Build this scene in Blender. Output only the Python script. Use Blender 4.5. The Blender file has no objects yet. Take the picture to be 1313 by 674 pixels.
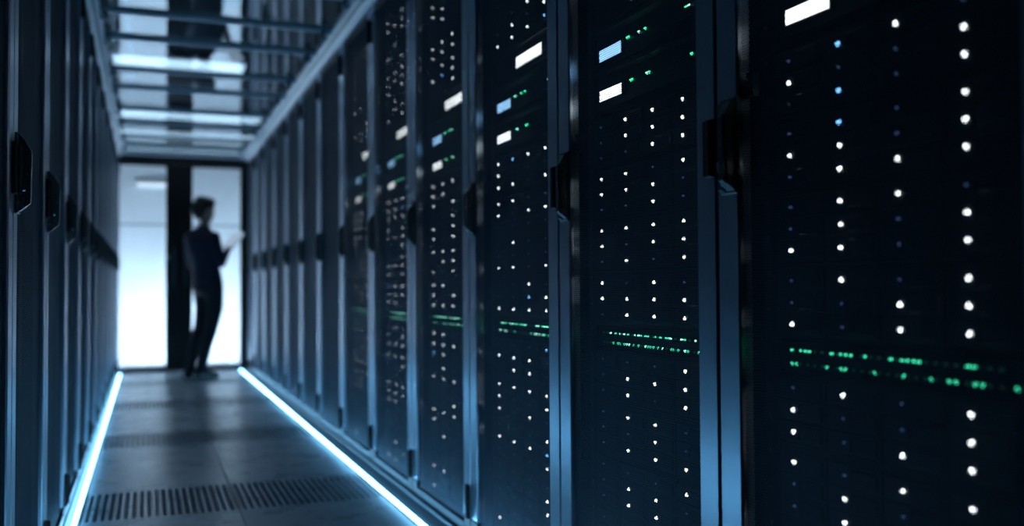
import bpy, math, random
from mathutils import Matrix, Vector

random.seed(11)
C = bpy.context.scene.collection
SC = bpy.context.scene

# ---------------------------------------------------------------- camera, world, exposure
F_PX, YAW, PITCH, ROLL, CAM_Z = 1203.4, 0.37171, 0.02586, -0.00581, 0.924
cam_d = bpy.data.cameras.new('camera')
cam = bpy.data.objects.new('camera', cam_d)
C.objects.link(cam)
fw = Vector((math.sin(YAW) * math.cos(PITCH), math.cos(YAW) * math.cos(PITCH), math.sin(PITCH)))
rt = Vector((math.cos(YAW), -math.sin(YAW), 0))
up = rt.cross(fw)
c_, s_ = math.cos(ROLL), math.sin(ROLL)
rt, up = c_ * rt + s_ * up, -s_ * rt + c_ * up
m = Matrix((rt, up, -fw)).transposed().to_4x4()
m.translation = Vector((0, 0, CAM_Z))
cam.matrix_world = m
cam_d.sensor_fit = 'HORIZONTAL'
cam_d.sensor_width = 36.0
cam_d.lens = F_PX * 36.0 / 1313.0
cam_d.clip_start = 0.02
cam_d.dof.use_dof = True
cam_d.dof.focus_distance = 2.3
cam_d.dof.aperture_fstop = 1.5
SC.camera = cam

world = bpy.data.worlds.new('world')
SC.world = world
world.use_nodes = True
bg = world.node_tree.nodes['Background']
bg.inputs[0].default_value = (0.10, 0.22, 0.40, 1)
bg.inputs[1].default_value = 0.02

vs = SC.view_settings
vs.view_transform = 'Standard'
vs.look = 'None'
vs.exposure = 0.0
vs.gamma = 1.0
vs.use_curve_mapping = False

# strengths of the lamps
STRIP_E = 17.0        # floor LED strips along the aisle
ROOM_E = 580.0        # added, unseen floor strip that brightens the room behind the glass doors
CEIL_E = 3.2         # ceiling panels

# ---------------------------------------------------------------- measured layout
WR, WL = 1.099, -0.293          # fronts of the right and left row
S0R, S0L, RW = 1.651, 2.487, 0.8
SD = 11.33                       # plane of the glass doors
TILE = 0.6144
TILE0 = 4.072
WJ = 0.368
ROOF_Z = 2.45
UX = 0.06                        # how far the equipment sits behind the door


# ---------------------------------------------------------------- materials
def new_mat(name):
    mt = bpy.data.materials.new(name)
    mt.use_nodes = True
    return mt, mt.node_tree.nodes, mt.node_tree.links


def metal(name, col, rough, metallic=0.0, noise=0.0, nscale=20.0, spec=0.5, bump=0.0):
    mt, N, L = new_mat(name)
    b = N['Principled BSDF']
    b.inputs['Base Color'].default_value = (*col, 1)
    b.inputs['Roughness'].default_value = rough
    b.inputs['Metallic'].default_value = metallic
    b.inputs['Specular IOR Level'].default_value = spec
    tc = N.new('ShaderNodeTexCoord')
    nz = N.new('ShaderNodeTexNoise')
    nz.inputs['Scale'].default_value = nscale
    nz.inputs['Detail'].default_value = 4
    L.new(tc.outputs['Object'], nz.inputs['Vector'])
    if noise:
        mr = N.new('ShaderNodeMapRange')
        mr.inputs['To Min'].default_value = max(0.02, rough - noise)
        mr.inputs['To Max'].default_value = min(1, rough + noise)
        L.new(nz.outputs['Fac'], mr.inputs['Value'])
        L.new(mr.outputs['Result'], b.inputs['Roughness'])
        mx = N.new('ShaderNodeMix')
        mx.data_type = 'RGBA'
        mx.inputs['A'].default_value = (*[c * (1 - noise) for c in col], 1)
        mx.inputs['B'].default_value = (*[min(1, c * (1 + noise)) for c in col], 1)
        L.new(nz.outputs['Fac'], mx.inputs['Factor'])
        L.new(mx.outputs['Result'], b.inputs['Base Color'])
    if bump:
        bp = N.new('ShaderNodeBump')
        bp.inputs['Strength'].default_value = bump
        bp.inputs['Distance'].default_value = 0.002
        L.new(nz.outputs['Fac'], bp.inputs['Height'])
        L.new(bp.outputs['Normal'], b.inputs['Normal'])
    return mt


def emit(name, col, strength, sample=True):
    mt, N, L = new_mat(name)
    b = N['Principled BSDF']
    b.inputs['Base Color'].default_value = (0.5, 0.5, 0.5, 1)
    b.inputs['Emission Color'].default_value = (*col, 1)
    b.inputs['Emission Strength'].default_value = strength
    if not sample:
        mt.cycles.emission_sampling = 'NONE'
    return mt


def glass(name, tint, ior, rough=0.0):
    """architectural sheet: clear with fresnel reflection"""
    mt, N, L = new_mat(name)
    out = N['Material Output']
    N.remove(N['Principled BSDF'])
    tr = N.new('ShaderNodeBsdfTransparent')
    tr.inputs[0].default_value = (*tint, 1)
    gl = N.new('ShaderNodeBsdfGlossy')
    gl.inputs['Color'].default_value = (0.95, 0.98, 1, 1)
    gl.inputs['Roughness'].default_value = rough
    lw = N.new('ShaderNodeLayerWeight')
    lw.inputs['Blend'].default_value = 0.5
    p5 = N.new('ShaderNodeMath')
    p5.operation = 'POWER'
    p5.inputs[1].default_value = 5.0
    L.new(lw.outputs['Facing'], p5.inputs[0])
    f0 = ((ior - 1) / (ior + 1)) ** 2
    fr = N.new('ShaderNodeMapRange')
    fr.inputs['To Min'].default_value = f0
    fr.inputs['To Max'].default_value = 1.0
    L.new(p5.outputs[0], fr.inputs['Value'])
    mx = N.new('ShaderNodeMixShader')
    L.new(fr.outputs[0], mx.inputs[0])
    L.new(tr.outputs[0], mx.inputs[1])
    L.new(gl.outputs[0], mx.inputs[2])
    L.new(mx.outputs[0], out.inputs[0])
    return mt


def perforated(name, col, pitch, hole):
    """steel sheet with a staggered field of round holes, in the door's own coordinates"""
    mt, N, L = new_mat(name)
    out = N['Material Output']
    b = N['Principled BSDF']
    b.inputs['Base Color'].default_value = (*col, 1)
    b.inputs['Roughness'].default_value = 0.6
    b.inputs['Metallic'].default_value = 0.5
    b.inputs['Specular IOR Level'].default_value = 0.25
    tc = N.new('ShaderNodeTexCoord')
    sx = N.new('ShaderNodeSeparateXYZ')
    L.new(tc.outputs['Object'], sx.inputs[0])

    def mth(op, a, bb=None):
        n = N.new('ShaderNodeMath')
        n.operation = op
        for i, v in enumerate((a, bb)):
            if v is None:
                continue
            if isinstance(v, (int, float)):
                n.inputs[i].default_value = v
            else:
                L.new(v, n.inputs[i])
        return n.outputs[0]
    q3 = math.sqrt(3)
    u = mth('DIVIDE', sx.outputs['Y'], pitch)
    v = mth('DIVIDE', sx.outputs['Z'], pitch * q3)

    def dist(off):
        fu = mth('SUBTRACT', mth('FRACT', mth('ADD', u, off + 400)), 0.5)
        fv = mth('MULTIPLY', mth('SUBTRACT', mth('FRACT', mth('ADD', v, off + 400)), 0.5), q3)
        return mth('ADD', mth('MULTIPLY', fu, fu), mth('MULTIPLY', fv, fv))
    d = mth('MINIMUM', dist(0.0), dist(0.5))
    r = hole / 2 / pitch
    solid = mth('GREATER_THAN', d, r * r)
    tr = N.new('ShaderNodeBsdfTransparent')
    mx = N.new('ShaderNodeMixShader')
    L.new(solid, mx.inputs[0])
    L.new(tr.outputs[0], mx.inputs[1])
    L.new(b.outputs[0], mx.inputs[2])
    L.new(mx.outputs[0], out.inputs[0])
    return mt


M = {}
M['stile'] = metal('stile_paint', (0.55, 0.66, 0.78), 0.30, 0.95, 0.04, 60)
M['doorrail'] = metal('door_rail_black', (0.03, 0.038, 0.05), 0.4, 0.3, 0.05, 40)
M['mesh'] = perforated('perforated_steel', (0.14, 0.18, 0.235), 0.0066, 0.0051)
M['cab'] = metal('cabinet_black', (0.012, 0.015, 0.02), 0.22, 0.2, 0.04, 15)
M['rail'] = metal('mounting_rail_steel', (0.06, 0.075, 0.09), 0.3, 0.6, 0.05, 40)
M['black'] = metal('black_plastic', (0.008, 0.009, 0.011), 0.45, 0, 0.05, 80)
M['handle'] = metal('handle_black', (0.09, 0.11, 0.12), 0.26, 0.2, 0.05, 60)
M['chrome'] = metal('chrome', (0.5, 0.6, 0.65), 0.2, 1.0)
M['chassis'] = metal('server_chassis', (0.010, 0.012, 0.016), 0.4, 0.3, 0.06, 30)
M['drive'] = metal('drive_caddy', (0.03, 0.036, 0.05), 0.42, 0.1, 0.06, 50)
M['tile'] = metal('floor_tile_laminate', (0.72, 0.79, 0.86), 0.29, 0.0, 0.10, 6)
M['void'] = metal('floor_void', (0.01, 0.012, 0.015), 0.8)
M['slab'] = metal('floor_slab', (0.16, 0.18, 0.2), 0.5, 0, 0.1, 5)
M['trim'] = metal('trim_aluminium', (0.24, 0.29, 0.33), 0.38, 0.3, 0.06, 30)
M['alu'] = metal('roof_aluminium', (0.80, 0.86, 0.93), 0.40, 0.1, 0.06, 30)
M['doorframe'] = metal('door_frame_black', (0.006, 0.007, 0.009), 0.35, 0.2)
M['wall'] = metal('wall_paint_dark', (0.045, 0.055, 0.07), 0.7, 0, 0.08, 4)
M['ceil'] = metal('ceiling_paint', (0.06, 0.07, 0.085), 0.8, 0, 0.08, 4)
M['white'] = metal('white_wall_panel', (0.80, 0.82, 0.84), 0.55, 0, 0.03, 3)
M['seam'] = metal('wall_seam_grey', (0.16, 0.20, 0.25), 0.5)
M['pane'] = glass('door_glass', (0.93, 0.96, 0.97), 1.45)
M['roofglass'] = glass('roof_glass', (0.80, 0.87, 0.90), 2.3, 0.02)
M['glassedge'] = metal('glass_edge_green', (0.04, 0.22, 0.17), 0.2)
M['led_tube'] = emit('led_tube', (0.20, 0.60, 1.0), STRIP_E)
M['added_room_tube'] = emit('added_room_tube', (0.58, 0.78, 1.0), ROOM_E)
M['ceil_lamp'] = emit('ceiling_diffuser', (0.60, 0.80, 1.0), CEIL_E)
M['wall_lamp'] = emit('wall_lamp_diffuser', (0.8, 0.92, 1.0), 1.0)
M['led_white'] = emit('led_white', (0.86, 0.95, 1.0), 5.5, False)
M['led_blue'] = emit('led_blue', (0.16, 0.50, 1.0), 4.0, False)
M['led_dim'] = emit('led_dim_blue', (0.10, 0.22, 0.55), 0.35, False)
M['led_green'] = emit('led_green', (0.03, 1.0, 0.42), 3.5, False)
M['led_port'] = emit('led_port_green', (0.04, 0.85, 0.45), 2.2, False)
M['led_mint'] = emit('led_mint', (0.35, 1.0, 0.75), 3.5, False)
M['led_dkgreen'] = emit('led_dim_green', (0.02, 0.4, 0.25), 0.10, False)
M['disp_white'] = emit('display_white', (0.88, 0.96, 1.0), 4.2, False)
M['disp_blue'] = emit('display_blue', (0.30, 0.62, 1.0), 3.4, False)
M['skin'] = metal('skin', (0.42, 0.27, 0.21), 0.5, 0, 0.05, 30)
M['hair'] = metal('dark_hair', (0.018, 0.014, 0.012), 0.45, 0, 0.1, 90, bump=0.5)
M['sweater'] = metal('navy_sweater', (0.018, 0.020, 0.045), 0.85, 0, 0.1, 200, bump=0.3)
M['trousers'] = metal('dark_trousers', (0.012, 0.014, 0.022), 0.8, 0, 0.1, 120)
M['shoe'] = metal('black_shoe', (0.01, 0.01, 0.011), 0.35)
M['tabback'] = metal('tablet_back', (0.40, 0.43, 0.47), 0.4, 0.5)
M['screen'] = emit('tablet_screen', (0.6, 0.8, 1.0), 0.5)


# ---------------------------------------------------------------- mesh helpers
class MB:
    def __init__(self):
        self.v, self.f, self.mi = [], [], []

    def add(self, vs_, fs_, mi=0):
        o = len(self.v)
        self.v += [tuple(p) for p in vs_]
        self.f += [tuple(i + o for i in f) for f in fs_]
        self.mi += [mi] * len(fs_)
        return self

    def box(self, x0, x1, y0, y1, z0, z1, mi=0):
        return self.add([(x0, y0, z0), (x1, y0, z0), (x1, y1, z0), (x0, y1, z0),
                         (x0, y0, z1), (x1, y0, z1), (x1, y1, z1), (x0, y1, z1)],
                        [(0, 3, 2, 1), (4, 5, 6, 7), (0, 1, 5, 4), (1, 2, 6, 5), (2, 3, 7, 6), (3, 0, 4, 7)], mi)

    def cbox(self, x0, x1, y0, y1, z0, z1, c, mi=0):
        """box whose -x face is chamfered by c all round"""
        return self.add([(x1, y0, z0), (x1, y1, z0), (x1, y1, z1), (x1, y0, z1),
                         (x0 + c, y0, z0), (x0 + c, y1, z0), (x0 + c, y1, z1), (x0 + c, y0, z1),
                         (x0, y0 + c, z0 + c), (x0, y1 - c, z0 + c), (x0, y1 - c, z1 - c), (x0, y0 + c, z1 - c)],
                        [(0, 1, 2, 3), (0, 4, 5, 1), (1, 5, 6, 2), (2, 6, 7, 3), (3, 7, 4, 0),
                         (4, 8, 9, 5), (5, 9, 10, 6), (6, 10, 11, 7), (7, 11, 8, 4), (8, 11, 10, 9)], mi)

    def tbox(self, x0, x1, y0, y1, z0, z1, c, mi=0):
        """box whose top face is chamfered by c"""
        return self.add([(x0, y0, z0), (x1, y0, z0), (x1, y1, z0), (x0, y1, z0),
                         (x0, y0, z1 - c), (x1, y0, z1 - c), (x1, y1, z1 - c), (x0, y1, z1 - c),
                         (x0 + c, y0 + c, z1), (x1 - c, y0 + c, z1), (x1 - c, y1 - c, z1), (x0 + c, y1 - c, z1)],
                        [(0, 3, 2, 1), (0, 1, 5, 4), (1, 2, 6, 5), (2, 3, 7, 6), (3, 0, 4, 7),
                         (4, 5, 9, 8), (5, 6, 10, 9), (6, 7, 11, 10), (7, 4, 8, 11), (8, 9, 10, 11)], mi)

    def cyl(self, a, b, r0, r1=None, n=12, mi=0):
        a, b = Vector(a), Vector(b)
        r1 = r0 if r1 is None else r1
        d = (b - a).normalized()
        t = Vector((0, 0, 1)) if abs(d.z) < 0.9 else Vector((1, 0, 0))
        e = d.cross(t).normalized()
        g = d.cross(e)
        vs_ = []
        for p, r in ((a, r0), (b, r1)):
            for k in range(n):
                an = 2 * math.pi * k / n
                vs_.append(p + r * (math.cos(an) * e + math.sin(an) * g))
        fs_ = [(k, (k + 1) % n, n + (k + 1) % n, n + k) for k in range(n)]
        fs_ += [tuple(reversed(range(n))), tuple(range(n, 2 * n))]
        return self.add(vs_, fs_, mi)

    def prism(self, poly, y0, y1, mi=0):
        """extrude an xz polygon along y"""
        n = len(poly)
        vs_ = [(x, y0, z) for x, z in poly] + [(x, y1, z) for x, z in poly]
        fs_ = [(k, (k + 1) % n, n + (k + 1) % n, n + k) for k in range(n)]
        fs_ += [tuple(reversed(range(n))), tuple(range(n, 2 * n))]
        return self.add(vs_, fs_, mi)

    def ell(self, c, r, n=14, rings=8, mi=0):
        vs_ = [(c[0], c[1], c[2] - r[2])]
        for i in range(1, rings):
            ph = math.pi * i / rings - math.pi / 2
            for k in range(n):
                an = 2 * math.pi * k / n
                vs_.append((c[0] + r[0] * math.cos(ph) * math.cos(an), c[1] + r[1] * math.cos(ph) * math.sin(an), c[2] + r[2] * math.sin(ph)))
        vs_.append((c[0], c[1], c[2] + r[2]))
        fs_ = [(0, 1 + (k + 1) % n, 1 + k) for k in range(n)]
        for i in range(rings - 2):
            for k in range(n):
                a = 1 + i * n + k
                b = 1 + i * n + (k + 1) % n
                fs_.append((a, b, b + n, a + n))
        last = len(vs_) - 1
        o = 1 + (rings - 2) * n
        fs_ += [(o + k, o + (k + 1) % n, last) for k in range(n)]
        return self.add(vs_, fs_, mi)

    def mesh(self, name, mats, smooth=False):
        me = bpy.data.meshes.new(name)
        me.from_pydata(self.v, [], self.f)
        for mt in (mats if isinstance(mats, (list, tuple)) else [mats]):
            me.materials.append(M[mt])
        me.polygons.foreach_set('material_index', self.mi)
        if smooth:
            me.polygons.foreach_set('use_smooth', [True] * len(self.f))
        me.update()
        return me


def obj(name, me, parent=None, loc=(0, 0, 0), rz=0.0):
    o = bpy.data.objects.new(name, me)
    C.objects.link(o)
    o.location = loc
    o.rotation_euler = (0, 0, rz)
    if parent:
        o.parent = parent
    return o


def tag(o, label, cat, group=None):
    o['label'] = label
    o['category'] = cat
    if group:
        o['group'] = group
    return o


def struct(o, label=None):
    o['kind'] = 'structure'
    if label:
        o['label'] = label
    return o


ORD = ['first', 'second', 'third', 'fourth', 'fifth', 'sixth', 'seventh', 'eighth', 'ninth', 'tenth',
       'eleventh', 'twelfth', 'thirteenth', 'fourteenth']

# ---------------------------------------------------------------- setting: floor, walls, ceiling
FX0, FX1, FY0, FY1 = -2.3, 3.1, -2.2, 18.0
LE, RE = -0.247, 0.983            # edges of the tiled aisle
T_FIRST = TILE0 - 4 * TILE
T_LAST = TILE0 + 12 * TILE
fl = MB()
fl.box(FX0, LE - 0.001, FY0, T_LAST, -0.16, -0.002)
fl.box(RE + 0.001, FX1, FY0, T_LAST, -0.16, -0.002)
fl.box(LE - 0.001, RE + 0.001, FY0, T_FIRST, -0.16, 0.0)
fl.box(FX0, FX1, T_LAST, FY1, -0.16, 0.0)
fl.box(LE - 0.001, RE + 0.001, T_FIRST, T_LAST, -0.16, -0.13, 1)
floor = struct(obj('floor', fl.mesh('floor', ['slab', 'void'])), 'grey raised floor of square tiles along the aisle')

g = 0.0015
solid = MB().tbox(-TILE / 2 + g, TILE / 2 - g, -TILE / 2 + g, TILE / 2 - g, -0.03, 0, 0.0015).mesh('floor_tile', 'tile')
pf = MB()
hw = TILE / 2 - g
yb = 0.265
pf.box(-hw, hw, -hw, -yb, -0.03, 0)
pf.box(-hw, hw, yb, hw, -0.03, 0)
NS = 20
pit = (2 * hw - 0.02) / NS
pf.box(-hw, -hw + 0.01, -yb, yb, -0.03, 0)
pf.box(hw - 0.01, hw, -yb, yb, -0.03, 0)
for k in range(NS + 1):
    x = -hw + 0.01 + k * pit
    pf.box(max(-hw, x - 0.0075), min(hw, x + 0.0075), -yb, yb, -0.03, 0)
for y in [-yb + 0.03 * k for k in range(1, 18)]:
    pf.box(-hw + 0.012, hw - 0.012, y - 0.002, y + 0.002, -0.028, -0.022)
perf_me = pf.mesh('perforated_floor_tile', 'tile')
for i in range(-4, 12):
    y = TILE0 + (i + 0.5) * TILE
    for x in (WJ - TILE / 2, WJ + TILE / 2):
        obj('perforated_floor_tile' if i % 3 == 0 else 'floor_tile', perf_me if i % 3 == 0 else solid, floor, (x, y, 0))

CZ = 3.3
w = struct(obj('wall_left', MB().box(FX0 - 0.1, FX0, FY0, FY1, 0, CZ).mesh('wall_left', 'wall')), 'dark wall behind the left row')
w = struct(obj('wall_right', MB().box(FX1, FX1 + 0.1, FY0, FY1, 0, CZ).mesh('wall_right', 'wall')), 'dark wall behind the right row')
w = struct(obj('wall_far', MB().box(FX0, FX1, FY1, FY1 + 0.1, 0, CZ).mesh('wall_far', 'wall')), 'dark far wall of the hall')
w = struct(obj('wall_near', MB().box(FX0, FX1, FY0 - 0.1, FY0, 0, CZ).mesh('wall_near', 'wall')), 'dark wall behind the viewer')
struct(obj('ceiling', MB().box(FX0, FX1, FY0, FY1, CZ, CZ + 0.1).mesh('ceiling', 'ceil')), 'dark ceiling above the glass roof')

# white panelled room behind the glass doors
BW = 12.4
wb = MB()
wb.box(-0.75, 1.55, BW, BW + 0.08, 0, 1.713)
wb.box(-0.75, 1.55, BW, BW + 0.08, 1.733, 2.6)
wb.box(-0.75, 1.55, BW + 0.008, BW + 0.07, 1.713, 1.733, 1)
wb.box(-0.83, -0.75, SD + 0.06, BW + 0.08, 0, 2.6)
wb.box(1.55, 1.63, SD + 0.06, BW + 0.08, 0, 2.6)
struct(obj('wall_back', wb.mesh('wall_back', ['white', 'seam'])), 'bright white panelled wall behind the glass doors')
struct(obj('floor_lobby', MB().box(-0.75, 1.55, T_LAST + 0.001, BW, 0.0, 0.004).mesh('floor_lobby', 'white')), 'white floor behind the glass doors')

# trims between the LED strips and the racks
tr = MB()
tr.prism([(1.016, 0), (1.098, 0), (1.098, 0.022), (1.086, 0.022), (1.080, 0.012), (1.016, 0.004)], 0.6, SD - 0.07)
struct(obj('trim_1', tr.mesh('trim_1', 'trim')), 'metal skirting ledge at the foot of the right row')
tr = MB()
tr.prism([(-0.277, 0), (-0.277, 0.004), (-0.286, 0.012), (-0.286, 0.022), (-0.292, 0.022), (-0.292, 0)], 1.6, SD - 0.07)
struct(obj('trim_2', tr.mesh('trim_2', 'trim')), 'metal skirting ledge at the foot of the left row')

# door wall
df = MB()
DY0, DY1 = SD - 0.03, SD + 0.05
df.box(WL - 0.5, WL - 0.006, DY0, DY1, 0, 2.46)
df.box(1.03, 1.6, DY0, DY1, 0, 2.46)
df.box(WL - 0.006, 1.03, DY0, DY1, 2.345, 2.43)
struct(obj('trim_3', df.mesh('trim_3', 'doorframe')), 'black frame around the glass double doors')


def leaf(name, x0, x1, p0, p1, hx, lab):
    z0, z1, pb, pt = 0.0, 2.342, 0.055, 2.318
    b = MB()
    y0, y1 = SD - 0.022, SD + 0.022
    if p0 - x0 > 0.001:
        b.box(x0, p0, y0, y1, z0, z1)
    if x1 - p1 > 0.001:
        b.box(p1, x1, y0, y1, z0, z1)
    b.box(p0, p1, y0, y1, z0, pb)
    b.box(p0, p1, y0, y1, pt, z1)
    d = struct(obj(name, b.mesh(name, 'doorframe')), lab)
    obj('pane', MB().box(p0, p1, SD - 0.005, SD + 0.005, pb, pt).mesh('pane', 'pane'), d)
    h = MB()
    h.box(hx - 0.012, hx + 0.012, SD - 0.065, SD - 0.05, 0.95, 1.4)
    h.box(hx - 0.008, hx + 0.008, SD - 0.05, SD - 0.022, 0.99, 1.01)
    h.box(hx - 0.008, hx + 0.008, SD - 0.05, SD - 0.022, 1.34, 1.36)
    obj('handle', h.mesh('handle', 'handle'), d)
    return d


d1 = leaf('door_1', WL - 0.005, 0.350, -0.285, 0.206, 0.29, 'left leaf of the black framed glass double door')
d2 = leaf('door_2', 0.350, 1.029, 0.491, 1.02, 0.41, 'right leaf of the black framed glass double door behind the person')
obj('lock_light', MB().box(0.225, 0.240, SD - 0.026, SD - 0.022, 1.26, 1.31).mesh('lock_light', 'led_dkgreen'), d1)

# ---------------------------------------------------------------- lamps
def led_strip(x, y0, y1, label, brk):
    e = tag(obj('led_strip', None, None, (x, y0, 0)), label, 'light strip', 'floor LED strips along the aisle')
    hm = MB().box(-0.0135, 0.0135, 0, y1 - y0, -0.0015, 0.004)
    obj('housing', hm.mesh('housing', 'trim'), e)
    a = y0
    k = 0
    shared = {}
    while a < y1 - 0.02:
        b = min(y1, (TILE0 + brk + TILE * math.floor((a - TILE0 - brk + 1e-4) / TILE) + TILE))
        ln = round(b - a - 0.024, 4)
        if ln > 0.02:
            if ln not in shared:
                sm = MB()
                pr = [(0.0078 * math.cos(t), 0.004 + 0.013 * math.sin(t)) for t in [math.pi * q / 8 for q in range(9)]]
                sm.prism(pr, 0, ln)
                shared[ln] = sm.mesh('light_segment', 'led_tube')
            obj('light_segment', shared[ln], e, (0, a - y0 + 0.012, 0))
        a = b
    return e


led_strip(1.0, 1.9, 11.05, 'glowing blue white LED strip at the foot of the right rack row', 0.30)
led_strip(-0.2605, 2.1, 11.05, 'glowing blue white LED strip at the foot of the left rack row', 0.28)

e = tag(obj('added_lobby_strip', None, None, (0.4, SD + 0.12, 0.004)), 'added white floor light strip, unseen behind the glass door sill', 'light strip')  # added out of sight to wash the white wall from below
obj('housing', MB().box(-0.7, 0.7, -0.02, 0.02, 0, 0.006).mesh('housing', 'trim'), e)
sm = MB()
sm.add([(-0.68, -0.012, 0.006), (0.68, -0.012, 0.006), (0.68, 0.012, 0.006), (-0.68, 0.012, 0.006),
        (-0.68, -0.006, 0.022), (0.68, -0.006, 0.022), (0.68, 0.006, 0.022), (-0.68, 0.006, 0.022)],
       [(0, 3, 2, 1), (4, 5, 6, 7), (0, 1, 5, 4), (1, 2, 6, 5), (2, 3, 7, 6), (3, 0, 4, 7)])
obj('light_segment', sm.mesh('light_segment', 'added_room_tube'), e)

e = tag(obj('wall_lamp', None, None, (0.055, BW, 2.215)), 'slim white lamp on the bright wall behind the left glass door', 'lamp')
obj('housing', MB().box(-0.17, 0.17, -0.03, 0, -0.024, 0.024).mesh('housing', 'alu'), e)
obj('diffuser', MB().box(-0.16, 0.16, -0.04, -0.03, -0.02, 0.02).mesh('diffuser', 'wall_lamp'), e)

for k, (y, ly, x0, x1) in enumerate(((10.15, 0.46, -0.32, 0.95), (13.1, 0.8, -0.5, 1.45), (15.0, 0.85, -0.6, 1.6), (16.3, 0.75, -0.6, 1.7))):
    lab = ['panel lamp above the roof over the person', 'first ceiling lamp beyond the doors', 'second ceiling lamp beyond the doors', 'farthest ceiling lamp'][k]
    e = tag(obj('ceiling_light', None, None, ((x0 + x1) / 2, y, CZ)), 'white rectangular ' + lab, 'ceiling light', 'ceiling lamps above the glass roof')
    a, b = (x1 - x0) / 2, ly / 2
    fm = MB().box(-a - 0.03, a + 0.03, -b - 0.03, -b, -0.08, 0).box(-a - 0.03, a + 0.03, b, b + 0.03, -0.08, 0)
    fm.box(-a - 0.03, -a, -b, b, -0.08, 0).box(a, a + 0.03, -b, b, -0.08, 0)
    obj('frame', fm.mesh('frame', 'ceil'), e)
    obj('diffuser', MB().box(-a, a, -b, b, -0.07, -0.05).mesh('diffuser', 'ceil_lamp'), e)

# ---------------------------------------------------------------- glass roof over the aisle
GX0, GX1 = -0.25, 1.03
BARS = [2.1, 2.72, 3.42, 4.03, 4.86, 5.52, 6.09, 6.96, 7.585, 8.48, 9.2, 10.0, 10.72, 11.27]
bar_me = MB().box(-0.05, GX1 - GX0 + 0.05, -0.013, 0.013, -0.014, 0.014).box(-0.05, GX1 - GX0 + 0.05, -0.005, 0.005, -0.022, -0.014).mesh('cross_bar', 'alu')
clip_me = MB().cyl((0, 0, -0.05), (0, 0, -0.012), 0.022, 0.022, 14).cyl((0, 0, -0.062), (0, 0, -0.05), 0.010, 0.018, 14).mesh('clip', 'chrome', False)
n = len(BARS) - 1
for k in range(n):
    y0, y1 = BARS[k], BARS[k + 1]
    far = n - 1 - k
    lab = ('glass roof panel nearest the doors' if far == 0 else 'nearest glass roof panel above the aisle' if k == 0 else ORD[far] + ' glass roof panel counted from the doors')
    e = tag(obj('roof_panel', None, None, (GX0, y0, ROOF_Z)), lab, 'roof panel', 'glass roof panels over the aisle')
    pm = MB().box(0, GX1 - GX0, 0.017, y1 - y0 - 0.017, 0, 0.008)
    pm.mi[2] = pm.mi[4] = 1
    obj('glass_pane', pm.mesh('glass_pane', ['roofglass', 'glassedge']), e)
    obj('cross_bar', bar_me, e)
    obj('clip', clip_me, e, (GX1 - GX0 - 0.06, 0.0, 0))
    obj('clip', clip_me, e, (0.03, 0.0, 0))
    if far == 0:
        obj('cross_bar', bar_me, e, (0, y1 - y0, 0))

for x0, x1, yy, lab in ((GX1, WR, 2.0, 'right'), (GX0, WL, 2.0, 'left')):
    s = 1 if x1 > x0 else -1
    poly = [(x0 - s * 0.012, 2.468), (x0 - s * 0.012, 2.432), (x1 - s * 0.012, 2.402), (x1 + s * 0.04, 2.402), (x1 + s * 0.04, 2.418), (x1, 2.468)]
    if s < 0:
        poly = poly[::-1]
    e = tag(obj('roof_rail', None, None, (0, 0, 0)), 'aluminium rail carrying the glass roof along the %s rack tops' % lab, 'rail', 'roof rails')
    obj('profile', MB().prism(poly, yy, 11.27).mesh('profile', 'alu'), e)
    ln = MB()
    ln.prism([(x0 + s * 0.006, 2.425), (x0 + s * 0.018, 2.4195), (x0 + s * 0.018, 2.405), (x0 + s * 0.006, 2.412)][::s], yy, 11.27)
    obj('lip', ln.mesh('lip', 'trim'), e)

# ---------------------------------------------------------------- server racks
H = RW / 2 - 0.003
ZB, ZT = 0.025, 2.40
ST = 0.073
cab = MB()
cab.box(0.034, 1.0, -0.397, -0.392, ZB, ZT - 0.005)
cab.box(0.034, 1.0, 0.392, 0.397, ZB, ZT - 0.005)
cab.box(0.034, 1.0, -0.392, 0.392, ZB, ZB + 0.02)
cab.box(0.034, 1.0, -0.392, 0.392, ZT - 0.03, ZT - 0.005)
cab.box(0.985, 1.0, -0.392, 0.392, ZB + 0.02, ZT - 0.03)
cab_me = cab.mesh('cabinet', 'cab')
plinth_me = MB().box(0.05, 0.95, -0.38, 0.38, 0, ZB).mesh('plinth', 'black')
ml = MB().box(0.062, 0.066, -0.006, 0.030, ZB + 0.02, ZT - 0.03).box(0.066, 0.10, 0.026, 0.030, ZB + 0.02, ZT - 0.03)
for k in range(32):
    ml.box(0.060, 0.062, 0.008, 0.016, 0.1 + k * 0.0704, 0.108 + k * 0.0704, 1)
rail_me = ml.mesh('mounting_rail', ['rail', 'chrome'])
# door frame: two stiles and two rails, front face chamfered
dr = MB()
FC = 0.062                         # height of the black stretch at the foot of the stiles
for a_, b_ in ((-H, -H + ST), (H - ST, H)):
    dr.cbox(0, 0.03, a_, b_, ZB + FC, ZT, 0.004)
    dr.cbox(0.001, 0.03, a_, b_, ZB, ZB + FC, 0.004, 2)
dr.cbox(0.0005, 0.03, -H + ST - 0.004, H - ST + 0.004, ZB, ZB + 0.035, 0.004, 1)
dr.cbox(0.0005, 0.03, -H + ST - 0.004, H - ST + 0.004, ZT - 0.035, ZT, 0.004, 1)
door_me = dr.mesh('door', ['stile', 'doorrail', 'black'])
mp = MB().box(0.012, 0.0128, -H + ST - 0.003, H - ST + 0.003, ZB + 0.031, ZT - 0.031)
ya, yb2, za, zb2 = -H + ST - 0.003, H - ST + 0.003, ZB + 0.031, ZT - 0.031
mp.add([(0.0124, ya, za), (0.0124, yb2, za), (0.0124, yb2, zb2), (0.0124, ya, zb2)], [(0, 3, 2, 1)])   # the walls of the holes, halfway through the sheet
mesh_me = mp.mesh('mesh_panel', 'mesh')
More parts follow.
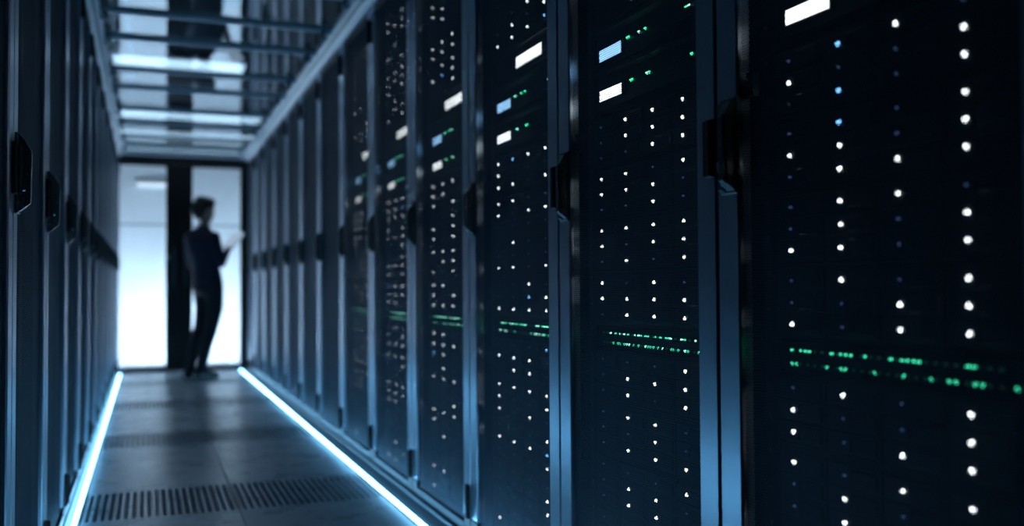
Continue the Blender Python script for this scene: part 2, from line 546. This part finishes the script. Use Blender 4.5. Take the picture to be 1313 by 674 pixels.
# swing handle (on the +y stile) with its pan, grip and lock
hd = MB()
hd.cbox(-0.007, 0.0, 0.320, 0.376, 1.108, 1.302, 0.003)
hd.prism([(-0.007, 1.115), (-0.024, 1.128), (-0.027, 1.27), (-0.016, 1.292), (-0.007, 1.296)], 0.326, 0.352)
hd.prism([(-0.024, 1.128), (-0.031, 1.135), (-0.033, 1.262), (-0.027, 1.27)], 0.331, 0.347)
hd.prism([(-0.007, 1.112), (-0.016, 1.118), (-0.016, 1.29), (-0.007, 1.298)], 0.356, 0.372)
handle_me = hd.mesh('handle', 'handle')
lk = MB().cyl((-0.022, 0.362, 1.168), (-0.015, 0.362, 1.168), 0.0075, 0.0085, 12)
lk.box(-0.019, -0.015, 0.359, 0.365, 1.135, 1.158)
lk.box(-0.018, -0.015, 0.357, 0.3675, 1.126, 1.134)
lock_me = lk.mesh('lock', 'chrome')
hg = MB().cbox(-0.010, 0.0, -0.397, -0.362, -0.06, 0.06, 0.003).cyl((-0.011, -0.392, -0.058), (-0.011, -0.392, 0.058), 0.006, 0.006, 8)
hinge_me = hg.mesh('hinge', 'black')
kp = MB().box(0.015, 0.030, 0.292, 0.309, 1.30, 1.345).box(0.012, 0.015, 0.290, 0.311, 1.338, 1.347)
keep_me = kp.mesh('latch_bracket', 'rail')


def make_rack(x, y, rz, label, group):
    e = tag(obj('server_rack', None, None, (x, y, 0), rz), label, 'server rack', group)
    obj('cabinet', cab_me, e)
    obj('plinth', plinth_me, e)
    for s in (1, -1):
        r = obj('mounting_rail', rail_me, e, (0, 0.298 * s, 0))
        r.scale = (1, s, 1)
    d = obj('door', door_me, e)
    obj('mesh_panel', mesh_me, d)
    obj('handle', handle_me, d)
    obj('lock', lock_me, d)
    obj('latch_bracket', keep_me, d)
    for z in (0.145, 1.21, 2.278):
        obj('hinge', hinge_me, d, (0, 0, z))
    return e


for k in range(13):
    lab = ('black mesh-door server rack nearest the camera, right row' if k == 0 else
           'last black mesh-door server rack of the right row, beside the glass doors' if k == 12 else
           ORD[k] + ' black mesh-door server rack from the camera in the right row')
    make_rack(WR, S0R - RW / 2 + RW * k, 0, lab, 'server racks of the right row')
for k in range(12):
    lab = ('black mesh-door server rack cut by the left picture edge' if k == 0 else
           'last black mesh-door server rack of the left row, beside the glass doors' if k == 11 else
           ORD[k] + ' black mesh-door server rack from the left picture edge, left row')
    make_rack(WL, S0L - RW / 2 + RW * k, math.pi, lab, 'server racks of the left row')

# ---------------------------------------------------------------- equipment in the right racks
UH = 0.1396
ch = MB().box(0.004, 0.60, -0.277, 0.277, -UH / 2, UH / 2)
ch.box(0, 0.006, 0.277, 0.302, -UH / 2, UH / 2).box(0, 0.006, -0.302, -0.277, -UH / 2, UH / 2)
ch.box(-0.004, 0.004, -0.277, 0.277, UH / 2 - 0.006, UH / 2).box(-0.004, 0.004, -0.277, 0.277, -UH / 2, -UH / 2 + 0.006)
chassis_me = ch.mesh('chassis', 'chassis')
dv = MB().cbox(-0.006, 0.004, -0.067, 0.067, -0.0198, 0.0198, 0.0015)
dv.cbox(-0.012, -0.006, -0.060, -0.002, -0.014, 0.014, 0.002)
dv.box(-0.008, -0.006, 0.006, 0.014, -0.014, 0.014)
drive_me = dv.mesh('drive_bay', 'drive')


def led_mesh(mat, r, name='indicator_light'):
    b = MB()
    b.cyl((-0.002, 0, 0), (0.0, 0, 0), r, r, 12)
    b.cyl((-0.0045, 0, 0), (-0.002, 0, 0), r * 0.6, r, 12)
    return b.mesh(name, mat)


LM = {c: led_mesh(mt, r) for c, mt, r in (('w', 'led_white', 0.0042), ('b', 'led_blue', 0.0042), ('d', 'led_dim', 0.0028), ('g', 'led_dkgreen', 0.0028))}

PAT = {  # what is lit, row by row, in the two nearest racks; the rest is drawn at random
    (0, 'G1'): ['dbwd', 'wddw', 'gbdw'], (0, 'G2'): ['dbdw', 'wwdw', 'dwww'], (0, 'G3'): ['dwwd', 'dwdw', 'wwdw'],
    (0, 'G4'): ['dwdw', 'ddww', 'wdww'], (0, 'G5'): ['dwdw', 'wddw', 'wdww'], (0, 'G6'): ['wdww', 'dwdw', 'dwdw'],
    (1, 'G1'): ['dwww', 'dwww', 'ddww'], (1, 'G2'): ['wwdw', 'wwwd', 'ddwd'], (1, 'G3'): ['wwww', 'wdww', 'dwdw'],
    (1, 'G4'): ['wdwd', 'wwww', 'dwww'], (1, 'G5'): ['dddw', 'dwww', 'dwdw'], (1, 'G6'): ['dwwd', 'ddwd', 'dwww'],
    (1, 'G7'): ['dddw', 'dwwd', 'dwwd'],
}
LAY = [('T4', 2.275), ('T3', 2.134), ('T2', 1.994), ('T1', 1.854), ('G1', 1.356), ('G2', 1.2155), ('G3', 1.0748),
       ('G4', 0.9341), ('G5', 0.729), ('G6', 0.588), ('G7', 0.448), ('G8', 0.307), ('G9', 0.166)]
RN = ['nearest right rack', 'second right rack', 'third right rack', 'fourth right rack', 'fifth right rack', 'sixth right rack']
LSTR = {'T4': 'fourth server above the displays', 'T3': 'third server above the displays', 'T2': 'second server above the displays',
        'T1': 'server just above the displays', 'G1': 'server just below the displays', 'G2': 'second server below the displays',
        'G3': 'third server below the displays', 'G4': 'server just above the green switches', 'G5': 'server just below the green switches',
        'G6': 'second server below the green switches', 'G7': 'third server below the green switches',
        'G8': 'fourth server below the green switches', 'G9': 'lowest server'}

# control units with a lit display
def unit_mesh():
    b = MB().box(0.004, 0.5, -0.277, 0.277, -0.054, 0.054)
    b.box(0, 0.006, 0.277, 0.302, -0.054, 0.054).box(0, 0.006, -0.302, -0.277, -0.054, 0.054)
    b.prism([(0.004, 0.030), (-0.012, 0.036), (-0.012, 0.046), (0.004, 0.052)], -0.277, 0.277)
    b.box(-0.002, 0.004, -0.277, 0.277, -0.054, -0.046)
    return b.mesh('chassis', 'chassis')


unit_me = unit_mesh()
slot_me = MB().box(-0.003, 0.004, -0.075, 0.075, -0.010, 0.010).box(-0.005, -0.003, -0.070, 0.070, -0.002, 0.002).mesh('slot_cover', 'drive')


def disp_mesh(w_, h_, mt):
    b = MB().box(-0.005, 0.004, -w_ / 2 - 0.004, w_ / 2 + 0.004, -h_ / 2 - 0.004, h_ / 2 + 0.004, 0)
    b.cbox(-0.0065, -0.005, -w_ / 2, w_ / 2, -h_ / 2, h_ / 2, 0.001, 1)
    return b.mesh('display', ['black', mt])


D_BIG = disp_mesh(0.215, 0.038, 'disp_white')
D_WH = disp_mesh(0.123, 0.028, 'disp_white')
D_BL = disp_mesh(0.123, 0.030, 'disp_blue')
GL = led_mesh('led_green', 0.0036)
GM = led_mesh('led_mint', 0.0036)
PG = led_mesh('led_port', 0.0030)
PM = led_mesh('led_mint', 0.0028)
PD = led_mesh('led_dkgreen', 0.0026)

# network switches: one unit high, 24 ports, a light over each
SWH = 0.0255
sw = MB().box(0.004, 0.35, -0.277, 0.277, -SWH / 2, SWH / 2)
sw.box(0, 0.006, 0.277, 0.302, -SWH / 2, SWH / 2).box(0, 0.006, -0.302, -0.277, -SWH / 2, SWH / 2)
sw_me = sw.mesh('chassis', 'chassis')
pt = MB().box(-0.001, 0.004, -0.0065, -0.0055, -0.008, 0.004).box(-0.001, 0.004, 0.0055, 0.0065, -0.008, 0.004)
pt.box(-0.001, 0.004, -0.0055, 0.0055, -0.009, -0.008).box(-0.001, 0.004, -0.0055, 0.0055, 0.004, 0.005)
port_me = pt.mesh('port', 'drive')
R0A = [1.491, 1.465, 1.453, 1.441, 1.379, 1.355, 1.343, 1.33, 1.294, 1.234, 1.208, 1.196, 1.184, 1.173, 1.076, 1.064]
R0B = [1.491, 1.478, 1.392, 1.354, 1.344, 1.271, 1.206, 1.147, 1.112, 1.099, 1.063, 1.05, 0.99]
R1A = [0.195, 0.168, 0.142, 0.12, 0.099, 0.061, 0.045, 0.033, 0.009, -0.003, -0.041, -0.064, -0.09, -0.1, -0.111, -0.16, -0.174, -0.22, -0.243]
R1B = [0.181, 0.155, 0.142, 0.12, 0.107, 0.094, 0.069, 0.045, 0.009, -0.003, -0.015, -0.03, -0.053, -0.075, -0.115, -0.125, -0.146, -0.174, -0.187, -0.233, -0.246]

for k in range(6):
    cy = S0R - RW / 2 + RW * k
    X = WR + UX
    rn = RN[k]
    for key, ztop in LAY:
        zc = ztop - 0.0418
        e = tag(obj('storage_server', None, None, (X, cy, zc)), 'black twelve-drive %s in the %s' % (LSTR[key], rn), 'server', 'storage servers in the right racks')
        obj('chassis', chassis_me, e)
        pat = PAT.get((k, key))
        dens = 0.62 if key not in ('G8', 'G9') else 0.2
        for r in range(3):
            for j in range(4):
                d = obj('drive_bay', drive_me, e, (0, 0.277 - 0.1385 * (j + 0.5), 0.0418 * (1 - r)))
                if pat:
                    ch_ = pat[r][j]
                else:
                    ch_ = random.choices('wbd', (dens * 0.88, dens * 0.12 if key in ('T1', 'G1') or random.random() < 0.3 else 0, 1 - dens))[0]
                obj('indicator_light', LM[ch_], d, (-0.006, 0.0225, 0))
    for key, zc, yy, dm, dy, dz, dots, lab in (
            ('D1', 1.690, 1.690, D_BIG, -0.048, -0.014, [], 'control unit with the wide white display'),
            ('D2', 1.575, 1.575, D_BL, 0.178, -0.023, [0.096, 0.087, 0.035, 0.002, -0.19, -0.203], 'control unit with the blue display'),
            ('D3', 1.461, 1.461, D_WH, 0.178, -0.019, [0.080, 0.071, -0.006, -0.016, -0.212], 'control unit with the small white display')):
        e = tag(obj('control_unit', None, None, (X, cy, zc)), 'black %s in the %s' % (lab, rn), 'control unit', 'control units with lit displays')
        obj('chassis', unit_me, e)
        obj('display', dm, e, (0, dy, dz))
        obj('slot_cover', slot_me, e, (0, -0.14, -0.02))
        for i, q in enumerate(dots):
            obj('indicator_light', GL if (i + k) % 3 else GM, e, (0.004, q, -0.005))
    for row, zc in ((0, 0.800), (1, 0.7745)):
        e = tag(obj('network_switch', None, None, (X, cy, zc)), '%s switch with green lights in the %s' % (('upper', 'lower')[row], rn), 'switch', 'network switches with green lights')
        obj('chassis', sw_me, e)
        for q in range(24):
            obj('port', port_me, e, (0, 0.236 - q * 0.0205, 0))
        if k == 0:
            lit = [s - 1.251 for s in (R0A, R0B)[row]]
        elif k == 1:
            lit = list((R1A, R1B)[row])
        else:
            lit = [0.241 - q * 0.0205 + s for q in range(24) for s in (0, -0.010) if random.random() < 0.42]
        for q in lit:
            obj('indicator_light', PM if (random.random() < 0.45 and k > 0) else PG, e, (0.001, q, 0.0))
        for q in range(24):
            yq = 0.236 - q * 0.0205
            if min(abs(yq - a) for a in lit) > 0.008:
                obj('indicator_light', PD, e, (0.001, yq, 0.0))

# ---------------------------------------------------------------- the person at the end of the aisle
PX, PY = 0.556, 10.30
PS = 1.045
TURN = math.radians(35)           # faces the right row, turned a little away


def capsule(b, a, c, r0, r1, n=14):
    b.cyl(a, c, r0, r1, n)
    b.ell(a, (r0, r0, r0), n, 8)
    b.ell(c, (r1, r1, r1), n, 8)


def person():
    b = MB()
    # local frame: +x is where the person faces, +y the person's left (away from the viewer), z up, 1.80 m tall
    # torso: stacked ellipsoids from hips to shoulders
    rings = [(0.82, 0.055, 0.10, 0.150), (0.88, 0.055, 0.125, 0.172), (0.95, 0.052, 0.130, 0.174), (1.03, 0.042, 0.122, 0.162), (1.10, 0.030, 0.120, 0.158),
             (1.18, 0.014, 0.126, 0.166), (1.27, -0.006, 0.134, 0.182), (1.35, -0.022, 0.128, 0.198), (1.41, -0.028, 0.112, 0.196), (1.45, -0.028, 0.090, 0.160),
             (1.485, -0.024, 0.070, 0.100), (1.50, -0.02, 0.055, 0.06)]
    nr = 28
    vs_ = [(cx + rx * math.cos(2 * math.pi * q / nr), ry * math.sin(2 * math.pi * q / nr), z) for z, cx, rx, ry in rings for q in range(nr)]
    fs_ = [(i * nr + q, i * nr + (q + 1) % nr, (i + 1) * nr + (q + 1) % nr, (i + 1) * nr + q) for i in range(len(rings) - 1) for q in range(nr)]
    fs_ += [tuple(reversed(range(nr))), tuple(range((len(rings) - 1) * nr, len(rings) * nr))]
    b.add(vs_, fs_)
    capsule(b, (-0.02, 0, 1.44), (0.015, 0, 1.56), 0.062, 0.054)          # neck
    # head: cranium, face, jaw, nose, ears
    b.ell((0.015, 0, 1.685), (0.098, 0.076, 0.105), 20, 14)
    b.ell((0.045, 0, 1.635), (0.068, 0.060, 0.080), 18, 12)
    b.ell((0.070, 0, 1.590), (0.038, 0.036, 0.028), 14, 8)
    capsule(b, (0.112, 0, 1.675), (0.124, 0, 1.640), 0.011, 0.015, 8)
    b.ell((0.104, 0, 1.612), (0.014, 0.024, 0.009), 10, 6)
    for s in (-1, 1):
        b.ell((0.005, s * 0.080, 1.655), (0.020, 0.010, 0.032), 10, 8)
        b.ell((0.098, s * 0.032, 1.690), (0.014, 0.018, 0.008), 8, 6)      # brows
    # legs: hip, knee, ankle
    for s, knee, ank, toe in ((-1, (0.035, -0.092, 0.50), (-0.10, -0.095, 0.10), (0.0, 0, 0)), (1, (0.025, 0.085, 0.50), (-0.085, 0.085, 0.10), (0, 0, 0))):
        hip = (0.055, s * 0.088, 0.90)
        capsule(b, hip, (0.072, s * 0.090, 0.70), 0.096, 0.080)
        capsule(b, (0.072, s * 0.090, 0.70), knee, 0.080, 0.060)
        mid = tuple((knee[i] * 0.65 + ank[i] * 0.35) for i in range(3))
        capsule(b, knee, (mid[0] - 0.012, mid[1], mid[2]), 0.060, 0.062)
        capsule(b, (mid[0] - 0.012, mid[1], mid[2]), ank, 0.062, 0.046)
    # arms: both elbows bent, hands at the tablet in front of the chest
    hands = []
    for s, sh, el, wr in ((-1, (-0.025, -0.190, 1.395), (0.02, -0.245, 1.14), (0.210, -0.105, 1.27)),
                          (1, (-0.025, 0.190, 1.395), (0.05, 0.245, 1.14), (0.225, 0.085, 1.265))):
        b.ell(sh, (0.064, 0.058, 0.062), 14, 10)
        capsule(b, sh, el, 0.060, 0.046)
        capsule(b, el, wr, 0.048, 0.031)
        hands.append(Vector(wr))
    # hands: palm, four bent fingers, thumb from the side of the palm
    # near hand under the tablet, fingers forward; far hand touching its face
    w0 = hands[0]
    pd = Vector((0.76, 0.20, 0.60)).normalized()
    sd = Vector((-0.28, 0.95, 0.0)).normalized()
    upv = pd.cross(sd).normalized() * -1
    if upv.z < 0:
        upv = -upv
    pc = w0 + pd * 0.055
    capsule(b, w0, pc + sd * 0.02, 0.028, 0.024, 10)
    capsule(b, w0, pc - sd * 0.02, 0.028, 0.024, 10)
    for i, (o_, l_) in enumerate(((-0.033, 0.060), (-0.011, 0.072), (0.011, 0.078), (0.033, 0.070))):
        a = pc + pd * 0.03 + sd * o_
        m1 = a + pd * l_ * 0.55 - upv * 0.006
        m2 = m1 + pd * l_ * 0.30 + upv * 0.012
        capsule(b, a, m1, 0.0105, 0.0095, 8)
        capsule(b, m1, m2, 0.0095, 0.008, 8)
    t0 = pc - sd * 0.03 - pd * 0.02
    t1 = t0 - sd * 0.022 + pd * 0.03 + upv * 0.012
    capsule(b, t0, t1, 0.013, 0.011, 8)
    capsule(b, t1, t1 + pd * 0.03 + upv * 0.014, 0.011, 0.009, 8)
    w1 = hands[1]
    pd1 = Vector((0.72, -0.25, 0.65)).normalized()
    sd1 = Vector((0.35, 0.93, 0.0)).normalized()
    dn = pd1.cross(sd1).normalized()
    if dn.z > 0:
        dn = -dn
    pc1 = w1 + pd1 * 0.055
    capsule(b, w1, pc1 + sd1 * 0.02, 0.028, 0.024, 10)
    capsule(b, w1, pc1 - sd1 * 0.02, 0.028, 0.024, 10)
    for o_, l_, cu in ((-0.033, 0.072, 0.2), (-0.011, 0.078, 0.5), (0.011, 0.072, 0.6), (0.033, 0.058, 0.7)):
        a = pc1 + pd1 * 0.03 + sd1 * o_
        m1 = a + pd1 * l_ * 0.55
        m2 = m1 + (pd1 * (1 - cu) + dn * cu) * l_ * 0.4
        capsule(b, a, m1, 0.0105, 0.0095, 8)
        capsule(b, m1, m2, 0.0095, 0.008, 8)
    t0 = pc1 - sd1 * 0.03 - pd1 * 0.02
    capsule(b, t0, t0 - sd1 * 0.02 + pd1 * 0.035 + dn * 0.008, 0.013, 0.010, 8)

    me = b.mesh('body', ['sweater', 'trousers', 'skin'])
    tmp = bpy.data.objects.new('tmp_body', me)
    C.objects.link(tmp)
    rm = tmp.modifiers.new('r', 'REMESH')
    rm.mode = 'VOXEL'
    rm.voxel_size = 0.0065
    smd = tmp.modifiers.new('s', 'SMOOTH')
    smd.factor = 0.5
    smd.iterations = 9
    dg = bpy.context.evaluated_depsgraph_get()
    me2 = bpy.data.meshes.new_from_object(tmp.evaluated_get(dg), depsgraph=dg)
    me2.name = 'body'
    bpy.data.objects.remove(tmp)
    me2.materials.clear()
    for mt in ('sweater', 'trousers', 'skin'):
        me2.materials.append(M[mt])
    for p in me2.polygons:
        c = p.center
        i = 0
        if c.z > 1.515 and c.x > -0.2:
            i = 2
        elif c.x > 0.212 and 1.1 < c.z < 1.5:
            i = 2
        elif c.z < 0.93:
            i = 1
        p.material_index = i
        p.use_smooth = True
    e = tag(obj('person', None, None, (PX, PY, 0), TURN), 'person in dark clothes standing before the glass doors, holding a tablet', 'person')
    e.scale = (PS, PS, PS)
    obj('body', me2, e)
    # hair: full on top, short at the nape
    hb = MB()
    for c, r in (((-0.005, 0, 1.725), (0.112, 0.088, 0.078)), ((-0.045, 0, 1.690), (0.075, 0.082, 0.085)), ((0.055, 0, 1.765), (0.070, 0.070, 0.040)),
                 ((-0.060, 0, 1.64), (0.045, 0.066, 0.070)), ((0.02, 0.05, 1.74), (0.08, 0.04, 0.05)), ((0.02, -0.05, 1.74), (0.08, 0.04, 0.05)),
                 ((-0.02, 0, 1.785), (0.08, 0.065, 0.03))):
        hb.ell(c, r, 18, 12)
    hm = hb.mesh('hair', 'hair')
    t2 = bpy.data.objects.new('tmp_hair', hm)
    C.objects.link(t2)
    rm = t2.modifiers.new('r', 'REMESH')
    rm.mode = 'VOXEL'
    rm.voxel_size = 0.008
    smd = t2.modifiers.new('s', 'SMOOTH')
    smd.iterations = 4
    dg = bpy.context.evaluated_depsgraph_get()
    hm2 = bpy.data.meshes.new_from_object(t2.evaluated_get(dg), depsgraph=dg)
    hm2.name = 'hair'
    bpy.data.objects.remove(t2)
    hm2.materials.clear()
    hm2.materials.append(M['hair'])
    for p in hm2.polygons:
        p.use_smooth = True
    obj('hair', hm2, e)
    for s, ax, ay in ((-1, -0.10, -0.095), (1, -0.085, 0.085)):
        sb = MB()
        sec = [(-0.085, 0.030, 0.055), (-0.06, 0.042, 0.085), (0.0, 0.044, 0.115), (0.05, 0.044, 0.098), (0.11, 0.050, 0.068), (0.165, 0.048, 0.052), (0.20, 0.030, 0.036)]
        vs_, fs_ = [], []
        for x, hw_, hh in sec:
            for q in range(10):
                an = math.pi * q / 9
                vs_.append((ax + x, ay + hw_ * math.cos(an), 0.014 + hh * math.sin(an) ** 0.8))
        for i in range(len(sec) - 1):
            for q in range(9):
                a = i * 10 + q
                fs_.append((a, a + 1, a + 11, a + 10))
        fs_.append(tuple(range(10)))
        fs_.append(tuple(reversed(range((len(sec) - 1) * 10, len(sec) * 10))))
        sb.add(vs_, fs_)
        pr = [(ax + x, ay + hw_) for x, hw_, hh in sec] + [(ax + x, ay - hw_) for x, hw_, hh in reversed(sec)]
        npt = len(pr)
        sb.add([(x, y, 0) for x, y in pr] + [(x, y, 0.016) for x, y in pr],
               [tuple(reversed(range(npt))), tuple(range(npt, 2 * npt))] + [(q, (q + 1) % npt, npt + (q + 1) % npt, npt + q) for q in range(npt)])
        obj('shoe', sb.mesh('shoe', 'shoe', False), e)
    # tablet held over the near palm, tilted towards the face
    R = Matrix.Rotation(TURN, 4, 'Z')
    c0 = pc + pd * 0.085 + upv * 0.030
    wp = Vector((PX, PY, 0)) + (R @ (c0 * PS))
    tb = MB()
    tb.box(-0.125, 0.125, -0.088, 0.088, -0.0035, 0.0025)
    tb.box(-0.128, 0.128, -0.091, 0.091, -0.0035, 0.0)
    me = tb.mesh('tablet_case', 'tabback')
    t = tag(obj('tablet', None, None, wp), 'light tablet held up in the hands of the person', 'tablet')
    t.rotation_euler = (0, -math.radians(40), TURN + math.radians(8))
    obj('case', me, t)
    obj('screen', MB().box(-0.116, 0.116, -0.079, 0.079, 0.0025, 0.0035).mesh('screen', 'screen'), t)


person()
bpy.context.view_layer.update()
